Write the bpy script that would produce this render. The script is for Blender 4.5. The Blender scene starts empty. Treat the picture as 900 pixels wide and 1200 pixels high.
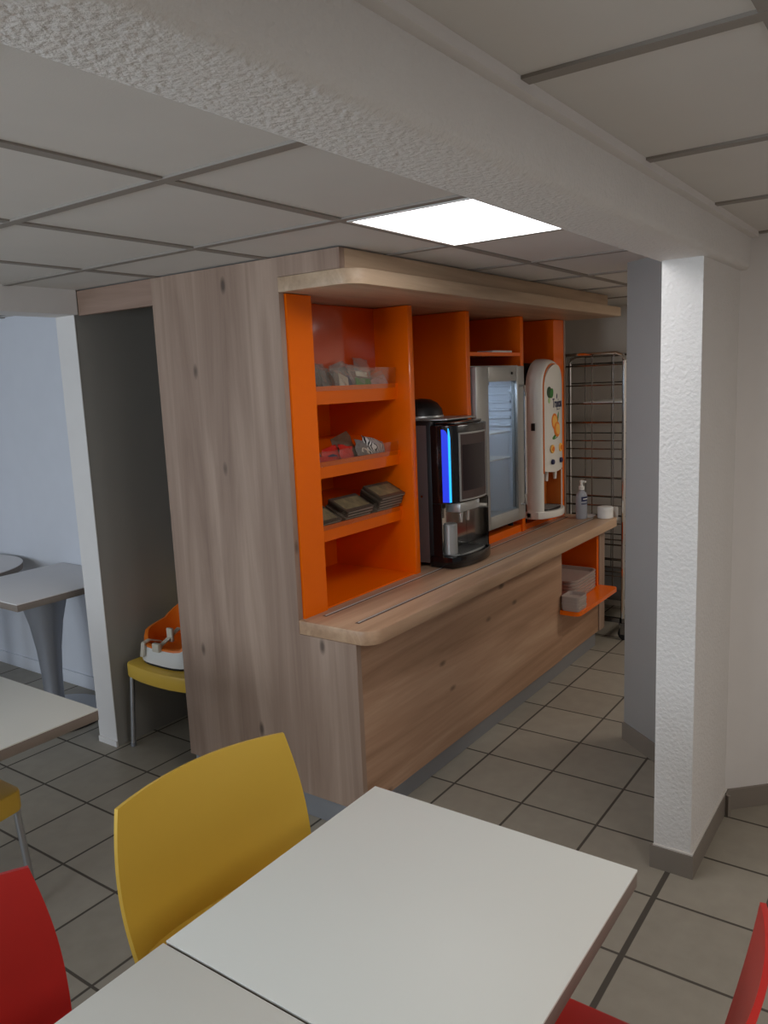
import bpy, bmesh, math, random
from mathutils import Vector, Matrix
random.seed(7)
scene = bpy.context.scene
COL = scene.collection
PI = math.pi

# ------------------------------------------------------------------ camera
F, YAW, PIT, ROL, CAMH = 927.4, math.radians(35.637), math.radians(9.292), math.radians(-2.426), 1.798
fw = Vector((math.cos(YAW)*math.cos(PIT), math.sin(YAW)*math.cos(PIT), -math.sin(PIT)))
rt = Vector((math.sin(YAW), -math.cos(YAW), 0)); up = rt.cross(fw)
r2 = rt*math.cos(ROL)+up*math.sin(ROL); u2 = -rt*math.sin(ROL)+up*math.cos(ROL)
cd = bpy.data.cameras.new('camera'); cam = bpy.data.objects.new('camera', cd); COL.objects.link(cam)
M = Matrix((r2, u2, -fw)).transposed().to_4x4(); M.translation = (0, 0, CAMH); cam.matrix_world = M
cd.sensor_fit = 'VERTICAL'; cd.sensor_height = 36; cd.sensor_width = 27; cd.lens = F/1200*36
cd.clip_start = 0.02
scene.camera = cam

# ------------------------------------------------------------------ materials
def lin(c):
    return tuple((x/12.92 if x <= .04045 else ((x+.055)/1.055)**2.4) for x in [v/255 for v in c])
def mat(name, col, rough=.5, metal=0, spec=.5, coat=0, emit=None, estr=0, bump=None, trans=0, ior=1.45, vary=0, vscale=8, alpha=None):
    m = bpy.data.materials.new(name); m.use_nodes = True
    nt = m.node_tree; b = nt.nodes['Principled BSDF']
    c = lin(col); b.inputs['Base Color'].default_value = (*c, 1)
    b.inputs['Roughness'].default_value = rough; b.inputs['Metallic'].default_value = metal
    b.inputs['Specular IOR Level'].default_value = spec; b.inputs['Coat Weight'].default_value = coat
    b.inputs['Coat Roughness'].default_value = .06
    b.inputs['Transmission Weight'].default_value = trans; b.inputs['IOR'].default_value = ior
    if emit:
        b.inputs['Emission Color'].default_value = (*lin(emit), 1); b.inputs['Emission Strength'].default_value = estr
    tc = nt.nodes.new('ShaderNodeTexCoord')
    n = nt.nodes.new('ShaderNodeTexNoise'); n.inputs['Scale'].default_value = vscale; n.inputs['Detail'].default_value = 3
    nt.links.new(tc.outputs['Object'], n.inputs['Vector'])
    mx = nt.nodes.new('ShaderNodeMix'); mx.data_type = 'RGBA'
    v = vary if vary else .03
    mx.inputs[6].default_value = (*[x*(1-v) for x in c], 1); mx.inputs[7].default_value = (*[min(1, x*(1+v)) for x in c], 1)
    nt.links.new(n.outputs['Fac'], mx.inputs[0]); nt.links.new(mx.outputs[2], b.inputs['Base Color'])
    if bump:
        n2 = nt.nodes.new('ShaderNodeTexNoise'); n2.inputs['Scale'].default_value = bump[0]; n2.inputs['Detail'].default_value = 4
        nt.links.new(tc.outputs['Object'], n2.inputs['Vector'])
        bp = nt.nodes.new('ShaderNodeBump'); bp.inputs['Strength'].default_value = bump[1]; bp.inputs['Distance'].default_value = bump[2]
        nt.links.new(n2.outputs['Fac'], bp.inputs['Height']); nt.links.new(bp.outputs[0], b.inputs['Normal'])
    return m

def wood(name, cols, axis, sc=9, knots=True, rough=.5):
    m = bpy.data.materials.new(name); m.use_nodes = True
    nt = m.node_tree; L = nt.links; b = nt.nodes['Principled BSDF']; b.inputs['Roughness'].default_value = rough
    b.inputs['Specular IOR Level'].default_value = .35
    tc = nt.nodes.new('ShaderNodeTexCoord')
    def mapped(st):
        mp = nt.nodes.new('ShaderNodeMapping'); s = [1, 1, 1]; s['xyz'.index(axis)] = st
        mp.inputs['Scale'].default_value = s; L.new(tc.outputs['Object'], mp.inputs['Vector']); return mp
    a = mapped(.07); n1 = nt.nodes.new('ShaderNodeTexNoise'); n1.inputs['Scale'].default_value = sc; n1.inputs['Detail'].default_value = 5
    n1.inputs['Roughness'].default_value = .6; n1.inputs['Distortion'].default_value = .6
    L.new(a.outputs[0], n1.inputs['Vector'])
    cr = nt.nodes.new('ShaderNodeValToRGB'); e = cr.color_ramp.elements
    e[0].position = .32; e[0].color = (*lin(cols[0]), 1); e[1].position = .68; e[1].color = (*lin(cols[2]), 1)
    x = e.new(.5); x.color = (*lin(cols[1]), 1)
    L.new(n1.outputs['Fac'], cr.inputs[0])
    a2 = mapped(.025); n2 = nt.nodes.new('ShaderNodeTexNoise'); n2.inputs['Scale'].default_value = sc*11; n2.inputs['Detail'].default_value = 3
    L.new(a2.outputs[0], n2.inputs['Vector'])
    m1 = nt.nodes.new('ShaderNodeMix'); m1.data_type = 'RGBA'; m1.blend_type = 'MULTIPLY'; m1.inputs[0].default_value = .25
    L.new(cr.outputs[0], m1.inputs[6]); L.new(n2.outputs['Color'], m1.inputs[7])
    g = nt.nodes.new('ShaderNodeRGBToBW'); L.new(n2.outputs['Color'], g.inputs[0])
    cb = nt.nodes.new('ShaderNodeMapRange'); cb.inputs[1].default_value = .3; cb.inputs[2].default_value = .7; cb.inputs[3].default_value = .86; cb.inputs[4].default_value = 1.08
    L.new(g.outputs[0], cb.inputs[0]); L.new(cb.outputs[0], m1.inputs[7])
    m1.inputs[0].default_value = .5
    out = m1.outputs[2]
    if knots:
        k = mapped(.45); vo = nt.nodes.new('ShaderNodeTexVoronoi'); vo.inputs['Scale'].default_value = 7.5; vo.inputs['Randomness'].default_value = 1
        L.new(k.outputs[0], vo.inputs['Vector'])
        mr = nt.nodes.new('ShaderNodeMapRange'); mr.inputs[1].default_value = .05; mr.inputs[2].default_value = .135
        mr.inputs[3].default_value = .75; mr.inputs[4].default_value = 0
        L.new(vo.outputs['Distance'], mr.inputs[0])
        m2 = nt.nodes.new('ShaderNodeMix'); m2.data_type = 'RGBA'; m2.inputs[7].default_value = (*lin([c*.42 for c in cols[0]]), 1)
        L.new(mr.outputs[0], m2.inputs[0]); L.new(out, m2.inputs[6]); out = m2.outputs[2]
    L.new(out, b.inputs['Base Color'])
    return m

def clear(name, tint=(1, 1, 1), gloss=.08, rough=.03, haze=0):
    m = bpy.data.materials.new(name); m.use_nodes = True; nt = m.node_tree; L = nt.links
    nt.nodes.remove(nt.nodes['Principled BSDF']); o = nt.nodes['Material Output']
    t = nt.nodes.new('ShaderNodeBsdfTransparent'); t.inputs[0].default_value = (*tint, 1)
    g = nt.nodes.new('ShaderNodeBsdfGlossy'); g.inputs['Roughness'].default_value = rough
    fr = nt.nodes.new('ShaderNodeLayerWeight'); fr.inputs[0].default_value = .5
    pw = nt.nodes.new('ShaderNodeMath'); pw.operation = 'POWER'; pw.inputs[1].default_value = 4; L.new(fr.outputs['Facing'], pw.inputs[0])
    ad = nt.nodes.new('ShaderNodeMath'); ad.operation = 'MULTIPLY_ADD'; ad.inputs[1].default_value = .6; ad.inputs[2].default_value = gloss; ad.use_clamp = True
    L.new(pw.outputs[0], ad.inputs[0])
    mx = nt.nodes.new('ShaderNodeMixShader'); L.new(ad.outputs[0], mx.inputs[0])
    hz = nt.nodes.new('ShaderNodeMixShader'); hz.inputs[0].default_value = haze; df = nt.nodes.new('ShaderNodeBsdfDiffuse'); df.inputs[0].default_value = (.8, .8, .78, 1)
    L.new(t.outputs[0], hz.inputs[1]); L.new(df.outputs[0], hz.inputs[2]); L.new(hz.outputs[0], mx.inputs[1]); L.new(g.outputs[0], mx.inputs[2])
    L.new(mx.outputs[0], o.inputs[0]); return m

def tile_floor():
    m = bpy.data.materials.new('floor_tiles'); m.use_nodes = True; nt = m.node_tree; L = nt.links; b = nt.nodes['Principled BSDF']
    tc = nt.nodes.new('ShaderNodeTexCoord'); sp = nt.nodes.new('ShaderNodeSeparateXYZ'); L.new(tc.outputs['Object'], sp.inputs[0])
    def mth(op, a, v=None, c=None):
        n = nt.nodes.new('ShaderNodeMath'); n.operation = op
        for i, q in enumerate((a, v, c)):
            if q is None: continue
            if isinstance(q, (int, float)): n.inputs[i].default_value = q
            else: L.new(q, n.inputs[i])
        return n.outputs[0]
    T = .33
    def grid(o, off):
        t = mth('DIVIDE', mth('SUBTRACT', o, off), T)
        fr = mth('FRACT', t); d = mth('MULTIPLY', mth('MINIMUM', fr, mth('SUBTRACT', 1, fr)), T)
        return t, d
    tx, dx = grid(sp.outputs[0], 2.859); ty, dy = grid(sp.outputs[1], 1.722)
    wide = mth('SUBTRACT', mth('ABSOLUTE', mth('SUBTRACT', sp.outputs[1], .735)), .0045)
    d = mth('MINIMUM', mth('MINIMUM', dx, dy), wide)
    mask = nt.nodes.new('ShaderNodeMapRange'); mask.inputs[1].default_value = .0042; mask.inputs[2].default_value = .0062
    L.new(d, mask.inputs[0])
    cx = nt.nodes.new('ShaderNodeCombineXYZ'); L.new(mth('FLOOR', tx), cx.inputs[0]); L.new(mth('FLOOR', ty), cx.inputs[1])
    wn = nt.nodes.new('ShaderNodeTexWhiteNoise'); wn.noise_dimensions = '2D'; L.new(cx.outputs[0], wn.inputs['Vector'])
    n = nt.nodes.new('ShaderNodeTexNoise'); n.inputs['Scale'].default_value = 14; n.inputs['Detail'].default_value = 6; L.new(tc.outputs['Object'], n.inputs['Vector'])
    s = mth('ADD', mth('MULTIPLY', wn.outputs['Value'], .12), mth('MULTIPLY', n.outputs['Fac'], .25))
    mr = nt.nodes.new('ShaderNodeMix'); mr.data_type = 'RGBA'; mr.inputs[6].default_value = (*lin((140, 133, 120)), 1); mr.inputs[7].default_value = (*lin((177, 169, 154)), 1)
    L.new(mth('MULTIPLY', s, 2), mr.inputs[0])
    m2 = nt.nodes.new('ShaderNodeMix'); m2.data_type = 'RGBA'; m2.inputs[6].default_value = (*lin((80, 74, 66)), 1)
    L.new(mask.outputs[0], m2.inputs[0]); L.new(mr.outputs[2], m2.inputs[7]); L.new(m2.outputs[2], b.inputs['Base Color'])
    rr = nt.nodes.new('ShaderNodeMapRange'); rr.inputs[3].default_value = .8; rr.inputs[4].default_value = .42; L.new(mask.outputs[0], rr.inputs[0]); L.new(rr.outputs[0], b.inputs['Roughness'])
    bp = nt.nodes.new('ShaderNodeBump'); bp.inputs['Strength'].default_value = .5; bp.inputs['Distance'].default_value = .002
    L.new(mask.outputs[0], bp.inputs['Height']); L.new(bp.outputs[0], b.inputs['Normal'])
    b.inputs['Specular IOR Level'].default_value = .35
    return m

MW = mat('white_wall_paint', (226, 222, 218), .85, bump=(120, .15, .003))
MR = mat('white_roughcast', (226, 223, 219), .9, bump=(80, .8, .006))
MA = mat('alcove_paint', (222, 224, 230), .8, bump=(120, .1, .002))
MK = mat('kitchen_taupe_paint', (214, 205, 195), .85)
MPASS = mat('grey_passage_wall', (160, 158, 155), .85, bump=(120, .15, .003))  # passage wall in a darker grey than the white walls
MBEH = mat('warm_beige_wall', (150, 126, 106), .85)
MNICHE = mat('shaded_niche_wall', (158, 155, 148), .85)  # white wall, its shade inside the niche put into this grey
MCEIL = mat('ceiling_tile', (216, 212, 206), .95, bump=(260, .12, .002), vary=.03)
MBAR = mat('ceiling_bar', (150, 143, 135), .7)
MFLOOR = tile_floor()
MSK = mat('skirting_tile', (136, 127, 117), .5, vary=.06)
MJOINT = mat('skirting_joint', (210, 205, 198), .9)
MWE = wood('oak_upright', ((143, 119, 103), (160, 136, 119), (178, 154, 136)), 'z', 9)
MWF = wood('oak_lengthwise', ((154, 119, 92), (180, 143, 115), (200, 165, 136)), 'x', 8)
MWT = wood('oak_worktop', ((162, 130, 102), (188, 154, 124), (206, 174, 142)), 'x', 8, False, .38)
MWC = wood('oak_canopy', ((168, 142, 116), (190, 164, 136), (206, 182, 154)), 'x', 8, False, .42)
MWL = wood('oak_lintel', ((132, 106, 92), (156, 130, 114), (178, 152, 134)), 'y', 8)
MOR = mat('orange_laminate', (242, 108, 0), .24, spec=.35, coat=.12, vary=.02)
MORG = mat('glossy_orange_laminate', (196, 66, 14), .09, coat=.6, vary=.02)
MGR = mat('grey_plinth', (150, 152, 156), .35, metal=.3)
MALU = mat('aluminium', (190, 192, 195), .35, metal=.9)
MRAIL = mat('pale_metal_rail', (206, 204, 200), .3, metal=.35)
MCHR = mat('chrome', (225, 225, 225), .12, metal=1)
MSTEEL = mat('rack_steel', (150, 148, 146), .25, metal=1)
MTOP = mat('white_table_laminate', (234, 235, 228), .5, vary=.015, vscale=3)
MTOPG = mat('grey_table_laminate', (232, 228, 226), .4)
MEDGE = mat('taupe_table_edge', (134, 122, 112), .5)
MPED = mat('grey_cast_pedestal', (150, 152, 158), .4, metal=.5)
MDISC = mat('grey_base_plate', (176, 178, 182), .4, metal=.3)
MRUB = mat('black_rubber', (24, 24, 24), .7)
MYEL = mat('yellow_polypropylene', (226, 186, 72), .38, vary=.02)
MRED = mat('red_polypropylene', (196, 44, 38), .36, vary=.02)
MBLK = mat('black_gloss_plastic', (14, 14, 16), .18, coat=.4)
MBLM = mat('black_matt_plastic', (20, 20, 22), .45)
MGSD = mat('grey_brown_side_panel', (120, 108, 108), .45, metal=.4)
MSCR = mat('dark_screen', (22, 14, 16), .3, spec=.3, emit=(60, 44, 50), estr=.08)
MSCB = mat('screen_bezel', (78, 64, 61), .5, spec=.3)
MBLU = mat('blue_light', (10, 26, 150), .4, emit=(24, 54, 240), estr=.75)
MCYA = mat('cyan_light', (60, 190, 255), .3, emit=(40, 180, 255), estr=1.05)
MMIR = mat('mirror_steel', (220, 215, 210), .08, metal=1)
MSIL = mat('silver_grey_metal', (172, 174, 172), .35, metal=.5)
MFIN = mat('fridge_liner', (214, 220, 226), .5)
MFLT = mat('cold_fridge_lamp', (255, 255, 255), .5, emit=(205, 226, 255), estr=55)
MIVO = mat('ivory_gloss_plastic', (226, 224, 216), .25, coat=.3)
MOLN = mat('orange_line', (226, 118, 36), .4)
MNAVY = mat('navy_print', (30, 36, 78), .5)
MGRN = mat('green_print', (46, 120, 40), .5)
MORP = mat('orange_print', (238, 128, 22), .5)
MORL = mat('light_orange_print', (250, 190, 90), .5)
MWHT = mat('white_plastic', (232, 232, 228), .4)
MBOO = mat('booster_orange', (238, 124, 34), .4)
MSTR = mat('beige_strap', (208, 200, 182), .7)
MLAMP = mat('lit_diffuser', (255, 255, 255), .5, emit=(252, 252, 255), estr=6.5)
MTRAY = mat('grey_melamine_tray', (172, 158, 150), .35, coat=.2)
MGLASS = clear('clear_glass', (.95, .97, .98), .04)
MACR = clear('clear_acrylic', (.93, .92, .91), .05, .08)
MFILM = clear('clear_film', (.92, .92, .90), .20, .22, .16)
MGEL = mat('sanitizer_gel', (206, 212, 224), .12, trans=.5, ior=1.35)

# ------------------------------------------------------------------ mesh helpers
def box(bm, x0, x1, y0, y1, z0, z1, bev=0, seg=2):
    vs = [bm.verts.new((x, y, z)) for z in (z0, z1) for y in (y0, y1) for x in (x0, x1)]
    idx = [(0, 2, 3, 1), (4, 5, 7, 6), (0, 1, 5, 4), (2, 6, 7, 3), (0, 4, 6, 2), (1, 3, 7, 5)]
    fs = [bm.faces.new([vs[i] for i in f]) for f in idx]
    if bev:
        es = list({e for f in fs for e in f.edges})
        bmesh.ops.bevel(bm, geom=es, offset=bev, segments=seg, profile=.5, affect='EDGES')
def prism(bm, pts, a0, a1, axis='z', bev=0):
    def mk(p, a):
        if axis == 'z': return (p[0], p[1], a)
        if axis == 'y': return (p[0], a, p[1])
        return (a, p[0], p[1])
    lo = [bm.verts.new(mk(p, a0)) for p in pts]; hi = [bm.verts.new(mk(p, a1)) for p in pts]
    n = len(pts); fs = [bm.faces.new(lo[::-1]), bm.faces.new(hi)]
    for i in range(n): fs.append(bm.faces.new((lo[i], lo[(i+1) % n], hi[(i+1) % n], hi[i])))
    bmesh.ops.recalc_face_normals(bm, faces=fs)
    if bev:
        es = list({e for f in fs[:2] for e in f.edges})
        bmesh.ops.bevel(bm, geom=es, offset=bev, segments=2, profile=.5, affect='EDGES')
def arc(cx, cy, r, a0, a1, n=8, ry=None):
    ry = r if ry is None else ry
    return [(cx+r*math.cos(math.radians(a0+(a1-a0)*i/n)), cy+ry*math.sin(math.radians(a0+(a1-a0)*i/n))) for i in range(n+1)]
def rrect(x0, x1, y0, y1, r, n=6):
    return arc(x1-r, y0+r, r, -90, 0, n)+arc(x1-r, y1-r, r, 0, 90, n)+arc(x0+r, y1-r, r, 90, 180, n)+arc(x0+r, y0+r, r, 180, 270, n)
def tube(bm, pts, r, n=10, cap=True, r_end=None):
    pts = [Vector(p) for p in pts]; rings = []
    for i, p in enumerate(pts):
        d = (pts[min(i+1, len(pts)-1)]-pts[max(i-1, 0)]).normalized()
        a = d.cross(Vector((0, 0, 1)) if abs(d.z) < .9 else Vector((1, 0, 0))).normalized(); b = d.cross(a)
        rr = r if r_end is None else r+(r_end-r)*i/(len(pts)-1)
        rings.append([bm.verts.new(p+a*rr*math.cos(2*PI*k/n)+b*rr*math.sin(2*PI*k/n)) for k in range(n)])
    fs = []
    for A, Bq in zip(rings, rings[1:]):
        for k in range(n): fs.append(bm.faces.new((A[k], A[(k+1) % n], Bq[(k+1) % n], Bq[k])))
    if cap: fs += [bm.faces.new(rings[0]), bm.faces.new(rings[-1])]
    bmesh.ops.recalc_face_normals(bm, faces=fs)
def lathe(bm, prof, c=(0, 0, 0), n=32, sx=1, sy=1):
    rings = []
    for r, z in prof:
        if r < 1e-5: rings.append([bm.verts.new((c[0], c[1], c[2]+z))])
        else: rings.append([bm.verts.new((c[0]+sx*r*math.cos(2*PI*k/n), c[1]+sy*r*math.sin(2*PI*k/n), c[2]+z)) for k in range(n)])
    fs = []
    for A, Bq in zip(rings, rings[1:]):
        for k in range(n):
            a, b2 = k, (k+1) % n
            if len(A) == 1 and len(Bq) == 1: continue
            if len(A) == 1: fs.append(bm.faces.new((A[0], Bq[b2], Bq[a])))
            elif len(Bq) == 1: fs.append(bm.faces.new((A[a], A[b2], Bq[0])))
            else: fs.append(bm.faces.new((A[a], A[b2], Bq[b2], Bq[a])))
    if len(rings[0]) > 1: fs.append(bm.faces.new(rings[0][::-1]))
    if len(rings[-1]) > 1: fs.append(bm.faces.new(rings[-1]))
    bmesh.ops.recalc_face_normals(bm, faces=fs)
def sheet(bm, fn, nu, nv, th):
    """closed shell: fn(u,v) surface pushed th along its normal"""
    e = 1e-3; G = []
    for side in (0, 1):
        rows = []
        for i in range(nu+1):
            row = []
            for j in range(nv+1):
                u, v = i/nu, j/nv; p = Vector(fn(u, v))
                if side:
                    a = Vector(fn(min(u+e, 1), v))-Vector(fn(max(u-e, 0), v)); b = Vector(fn(u, min(v+e, 1)))-Vector(fn(u, max(v-e, 0)))
                    p = p+a.cross(b).normalized()*th
                row.append(bm.verts.new(p))
            rows.append(row)
        G.append(rows)
    fs = []
    for s in (0, 1):
        for i in range(nu):
            for j in range(nv):
                q = (G[s][i][j], G[s][i+1][j], G[s][i+1][j+1], G[s][i][j+1]); fs.append(bm.faces.new(q))
    bd = [(i, 0) for i in range(nu)]+[(nu, j) for j in range(nv)]+[(i, nv) for i in range(nu, 0, -1)]+[(0, j) for j in range(nv, 0, -1)]
    for k, (i, j) in enumerate(bd):
        i2, j2 = bd[(k+1) % len(bd)]
        fs.append(bm.faces.new((G[0][i][j], G[0][i2][j2], G[1][i2][j2], G[1][i][j])))
    bmesh.ops.recalc_face_normals(bm, faces=fs)

def ob(name, bm, m, parent=None, loc=(0, 0, 0), off=None, ang=35, label=None):
    """link bm as one mesh; off = world origin already contained in the coordinates"""
    if off is not None: bmesh.ops.translate(bm, verts=bm.verts, vec=[-v for v in off])
    me = bpy.data.meshes.new(name); bm.to_mesh(me); bm.free()
    for p in me.polygons: p.use_smooth = True
    me.set_sharp_from_angle(angle=math.radians(ang))
    ms = m if isinstance(m, list) else [m]
    for q in ms: me.materials.append(q)
    o = bpy.data.objects.new(name, me); COL.objects.link(o)
    if parent is not None: o.parent = parent
    o.location = loc
    if label: o['label'] = label
    return o
def tag(o, label, cat, group=None):
    o['label'] = label; o['category'] = cat
    if group: o['group'] = group
    return o
def thing(name, label, cat, loc=(0, 0, 0), rz=0, group=None):
    o = bpy.data.objects.new(name, None); COL.objects.link(o); o.location = loc; o.rotation_euler = (0, 0, rz); o.empty_display_size = .1
    return tag(o, label, cat, group)
def struct(name, bm, m, parent=None, ang=35):
    o = ob(name, bm, m, parent, ang=ang)
    if parent is None: o['kind'] = 'structure'
    return o
def clone(o, loc, rz, label, group=None):
    def cp(s, par):
        c = s.copy(); COL.objects.link(c)
        if par is not None: c.parent = par
        for ch in list(s.children): cp(ch, c)
        return c
    c = cp(o, None); c.location = loc; c.rotation_euler = (0, 0, rz); c['label'] = label
    if group: c['group'] = group
    return c
B = bmesh.new
H = 2.285

# ------------------------------------------------------------------ the room
XW, XE, YS, YN = -2.4, 5.9, -2.2, 5.8
b = B(); box(b, XW, XE, YS, YN, -.1, 0); struct('floor', b, MFLOOR)
b = B(); box(b, XW, XE, YS, YN, H, H+.1); ceil = struct('ceiling', b, MCEIL)
b = B()
xs = [1.298+.66*i for i in range(-5, 8)]; ys = [1.52+.644*j for j in range(-5, 7)]
for x in xs: box(b, x-.016, x+.016, YS, YN, H-.006, H+.01)
for y in ys: box(b, XW, XE, y-.016, y+.016, H-.0052, H+.009)
g = ob('ceiling_grid', b, MBAR, ceil); g['label'] = 'grey metal ceiling grid bars'
b = B(); box(b, XE, XE+.1, YS, YN, 0, H); struct('wall_far', b, MK)
b = B(); box(b, XW, -.1, YS-.1, YS, 0, H); box(b, 2.5, XE, YS-.1, YS, 0, H); box(b, -.1, 2.5, YS-.1, YS, 0, .75); box(b, -.1, 2.5, YS-.1, YS, 2.1, H)
struct('wall_right_side', b, MBEH)
b = B()
for a in ((-.1, -.05, .75, 2.1), (2.45, 2.5, .75, 2.1), (1.165, 1.235, .8, 2.05), (-.05, 2.45, .75, .8), (-.05, 2.45, 2.05, 2.1)): box(b, a[0], a[1], YS-.09, YS-.02, a[2], a[3])
struct('window_3', b, MWHT)  # made-up window frame, added to go with the side fill light
b = B(); box(b, XW, XE, YN, YN+.1, 0, H); struct('wall_left', b, MA)
# wall behind the camera, with two daylight windows
b = B()
WIN = [(1.1, 3.1), (3.8, 5.5)]
ycuts = [YS, WIN[0][0], WIN[0][1], WIN[1][0], WIN[1][1], YN]
for i in range(5):
    y0, y1 = ycuts[i], ycuts[i+1]
    if i % 2: box(b, XW-.1, XW, y0, y1, 0, .75); box(b, XW-.1, XW, y0, y1, 2.1, H)
    else: box(b, XW-.1, XW, y0, y1, 0, H)
struct('wall_back', b, MBEH)
for k, (y0, y1) in enumerate(WIN):
    b = B(); z0, z1 = .75, 2.1
    box(b, XW-.09, XW-.02, y0, y0+.05, z0, z1); box(b, XW-.09, XW-.02, y1-.05, y1, z0, z1)
    box(b, XW-.09, XW-.02, y0, y1, z0, z0+.05); box(b, XW-.09, XW-.02, y0, y1, z1-.05, z1)
    m_ = (y0+y1)/2; box(b, XW-.09, XW-.02, m_-.035, m_+.035, z0, z1)
    struct('window_%d' % (k+1), b, MWHT)

# beam, pillar, diagonal walls
b = B(); prism(b, arc(.655, 2.175, .025, 180, 270, 5)+arc(.795, 2.17, .02, 270, 360, 4)+[(.815, H), (.63, H)], XW, 3.262, 'x'); o = struct('beam', b, MR)
b = B(); box(b, XW, 3.27, .606, .63, H-.02, H); struct('trim_1', b, MW)
b = B(); box(b, 2.71, 3.26, .66, .79, 0, 2.151); struct('pillar', b, MR)
b = B(); prism(b, [(3.245, .66), (4.6, -.695), (4.67, -.625), (3.315, .73)], 0, H); struct('wall_right', b, MW)
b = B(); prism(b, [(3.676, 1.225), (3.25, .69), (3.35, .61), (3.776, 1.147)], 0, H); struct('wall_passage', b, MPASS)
b = B(); prism(b, [(2.697, .648), (2.697, .80), (2.71, .80), (2.71, .66), (3.26, .66), (3.268, .648)], 0, .088); struct('baseboard_pillar', b, MSK)
b = B(); prism(b, [(2.70, .651), (2.70, .79), (2.712, .79), (2.712, .66), (3.24, .66), (3.248, .651)], .088, .093); struct('trim_2', b, MJOINT)
b = B(); prism(b, [(3.245, .66), (3.2366, .6515), (4.59, -.702), (4.6, -.695)], 0, .088); struct('baseboard_right', b, MSK)
d_ = Vector((.426, .535)).normalized(); nn = Vector((-d_.y, d_.x))*.012
b = B(); prism(b, [(3.676, 1.225), (3.676+nn.x, 1.225+nn.y), (3.2+nn.x, .627+nn.y), (3.2, .627)], 0, .088); struct('baseboard_passage', b, MSK)

# niche wall, alcove, left beam
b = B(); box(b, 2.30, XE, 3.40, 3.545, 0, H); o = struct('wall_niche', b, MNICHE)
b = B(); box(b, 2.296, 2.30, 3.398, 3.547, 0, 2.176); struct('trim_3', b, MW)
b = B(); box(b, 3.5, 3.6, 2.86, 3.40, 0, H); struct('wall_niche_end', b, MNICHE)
b = B(); box(b, XW, 2.30, 3.37, 3.545, 2.172, H); struct('beam_left', b, MW)
b = B(); box(b, 2.72, 2.82, 3.545, YN, 0, H); struct('wall_alcove', b, MA)
b = B(); box(b, 2.708, 2.72, 3.545, YN, 0, .085, .003); struct('baseboard_alcove', b, MA)
b = B(); box(b, 2.289, 2.2962, 3.398, 3.547, 0, .03); struct('baseboard_niche', b, MW)

# lit ceiling tile; added overhead fill out of view comes below
def ceiling_light(x0, y0, label, st):
    t = thing('ceiling_light', label, 'ceiling light', (x0+.33, y0+.322, H-.009))
    b = B()
    for a in ((-.316, .316, -.308, -.296), (-.316, .316, .296, .308), (-.316, -.304, -.296, .296), (.304, .316, -.296, .296)):
        box(b, *a, 0, .009)
    ob('frame', b, MWHT, t)
    b = B(); box(b, -.304, .304, -.296, .296, .003, .009)
    ob('diffuser', b, st, t, label='glowing white diffuser')
    return t
ceiling_light(1.958, .876, 'bright white square ceiling light panel beside the beam', MLAMP)

# ------------------------------------------------------------------ lights
def area(name, loc, rot, sx, sy, energy, col):
    l = bpy.data.lights.new(name, 'AREA'); l.shape = 'RECTANGLE'; l.size = sx; l.size_y = sy; l.energy = energy; l.color = col
    o = bpy.data.objects.new(name, l); COL.objects.link(o); o.location = loc; o.rotation_euler = rot; return o
area('window_daylight', (XW-.12, 2.1, 1.42), (0, -PI/2, 0), 1.35, 2.0, 78, (.80, .90, 1))
area('alcove_window_daylight', (XW-.12, 4.65, 1.42), (0, -PI/2, 0), 1.35, 1.7, 27, (.70, .83, 1))
area('kitchen_ceiling_lamp', (4.93, -.09, H-.012), (0, 0, 0), .6, .6, 19, (1, .93, .85))
area('room_fill_light', (.97, -1.05, H-.012), (0, 0, 0), .6, .6, 17, (1, .97, .93))  # unseen overhead fill, added to brighten floor and tables
area('room_fill_light', (2.95, -1.4, H-.012), (0, 0, 0), .6, .6, 9, (1, .92, .85))  # second unseen fill from above, added on the right
area('side_fill_light', (1.2, YS-.12, 1.42), (PI/2, 0, 0), 2.6, 1.35, 5, (1, .92, .84))  # weak warm fill added for faces turned to the right-hand side
w = bpy.data.worlds.new('world'); scene.world = w; w.use_nodes = True
w.node_tree.nodes['Background'].inputs[0].default_value = (.75, .85, 1, 1); w.node_tree.nodes['Background'].inputs[1].default_value = .6

# ------------------------------------------------------------------ buffet cabinet
X0, X1 = 2.304, 5.03          # outer faces of the end panels
O = (X0, 1.811, 0)
cab = thing('buffet_cabinet', 'long oak laminate buffet cabinet with tall end panel and grey plinth', 'cabinet', O)
b = B()
prism(b, [(1.811, .105), (2.835, .105), (2.835, H-.006), (1.80, H-.006), (1.80, 2.207), (2.10, 2.207), (2.10, .803), (1.811, .803)], X0, X0+.028, 'x')
ob('end_panel', b, MWE, cab, off=O)
b = B(); box(b, X0+.028, 4.31, 1.815, 1.833, .105, .803); ob('front_panel', b, MWF, cab, off=O)
b = B(); box(b, 4.31, 4.93, 1.822, 1.840, .105, .397); ob('lower_panel', b, MWF, cab, off=O)
b = B(); box(b, 4.935, X1, 1.815, 2.62, .105, .803); box(b, 5.014, X1, 2.085, 2.62, .803, 2.15)
ob('side_panel', b, MWE, cab, off=O)
b = B()
box(b, X0+.06, 4.94, 1.845, 1.86, 0, .105); box(b, X0+.012, X0+.03, 1.85, 2.80, 0, .105)
box(b, 4.92, 4.94, 1.85, 2.6, 0, .105)
ob('plinth', b, MGR, cab, off=O)
b = B(); box(b, X0+.03, 4.93, 2.62, 2.635, .105, 2.26); ob('back_panel', b, MWE, cab, off=O)
b = B()
box(b, 4.905, 4.935, 1.822, 2.2,   .422, .803); box(b, 4.312, 4.905, 2.185, 2.2,   .422, .803); box(b, 4.312, 4.33, 1.834, 2.185,   .422, .803)
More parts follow.
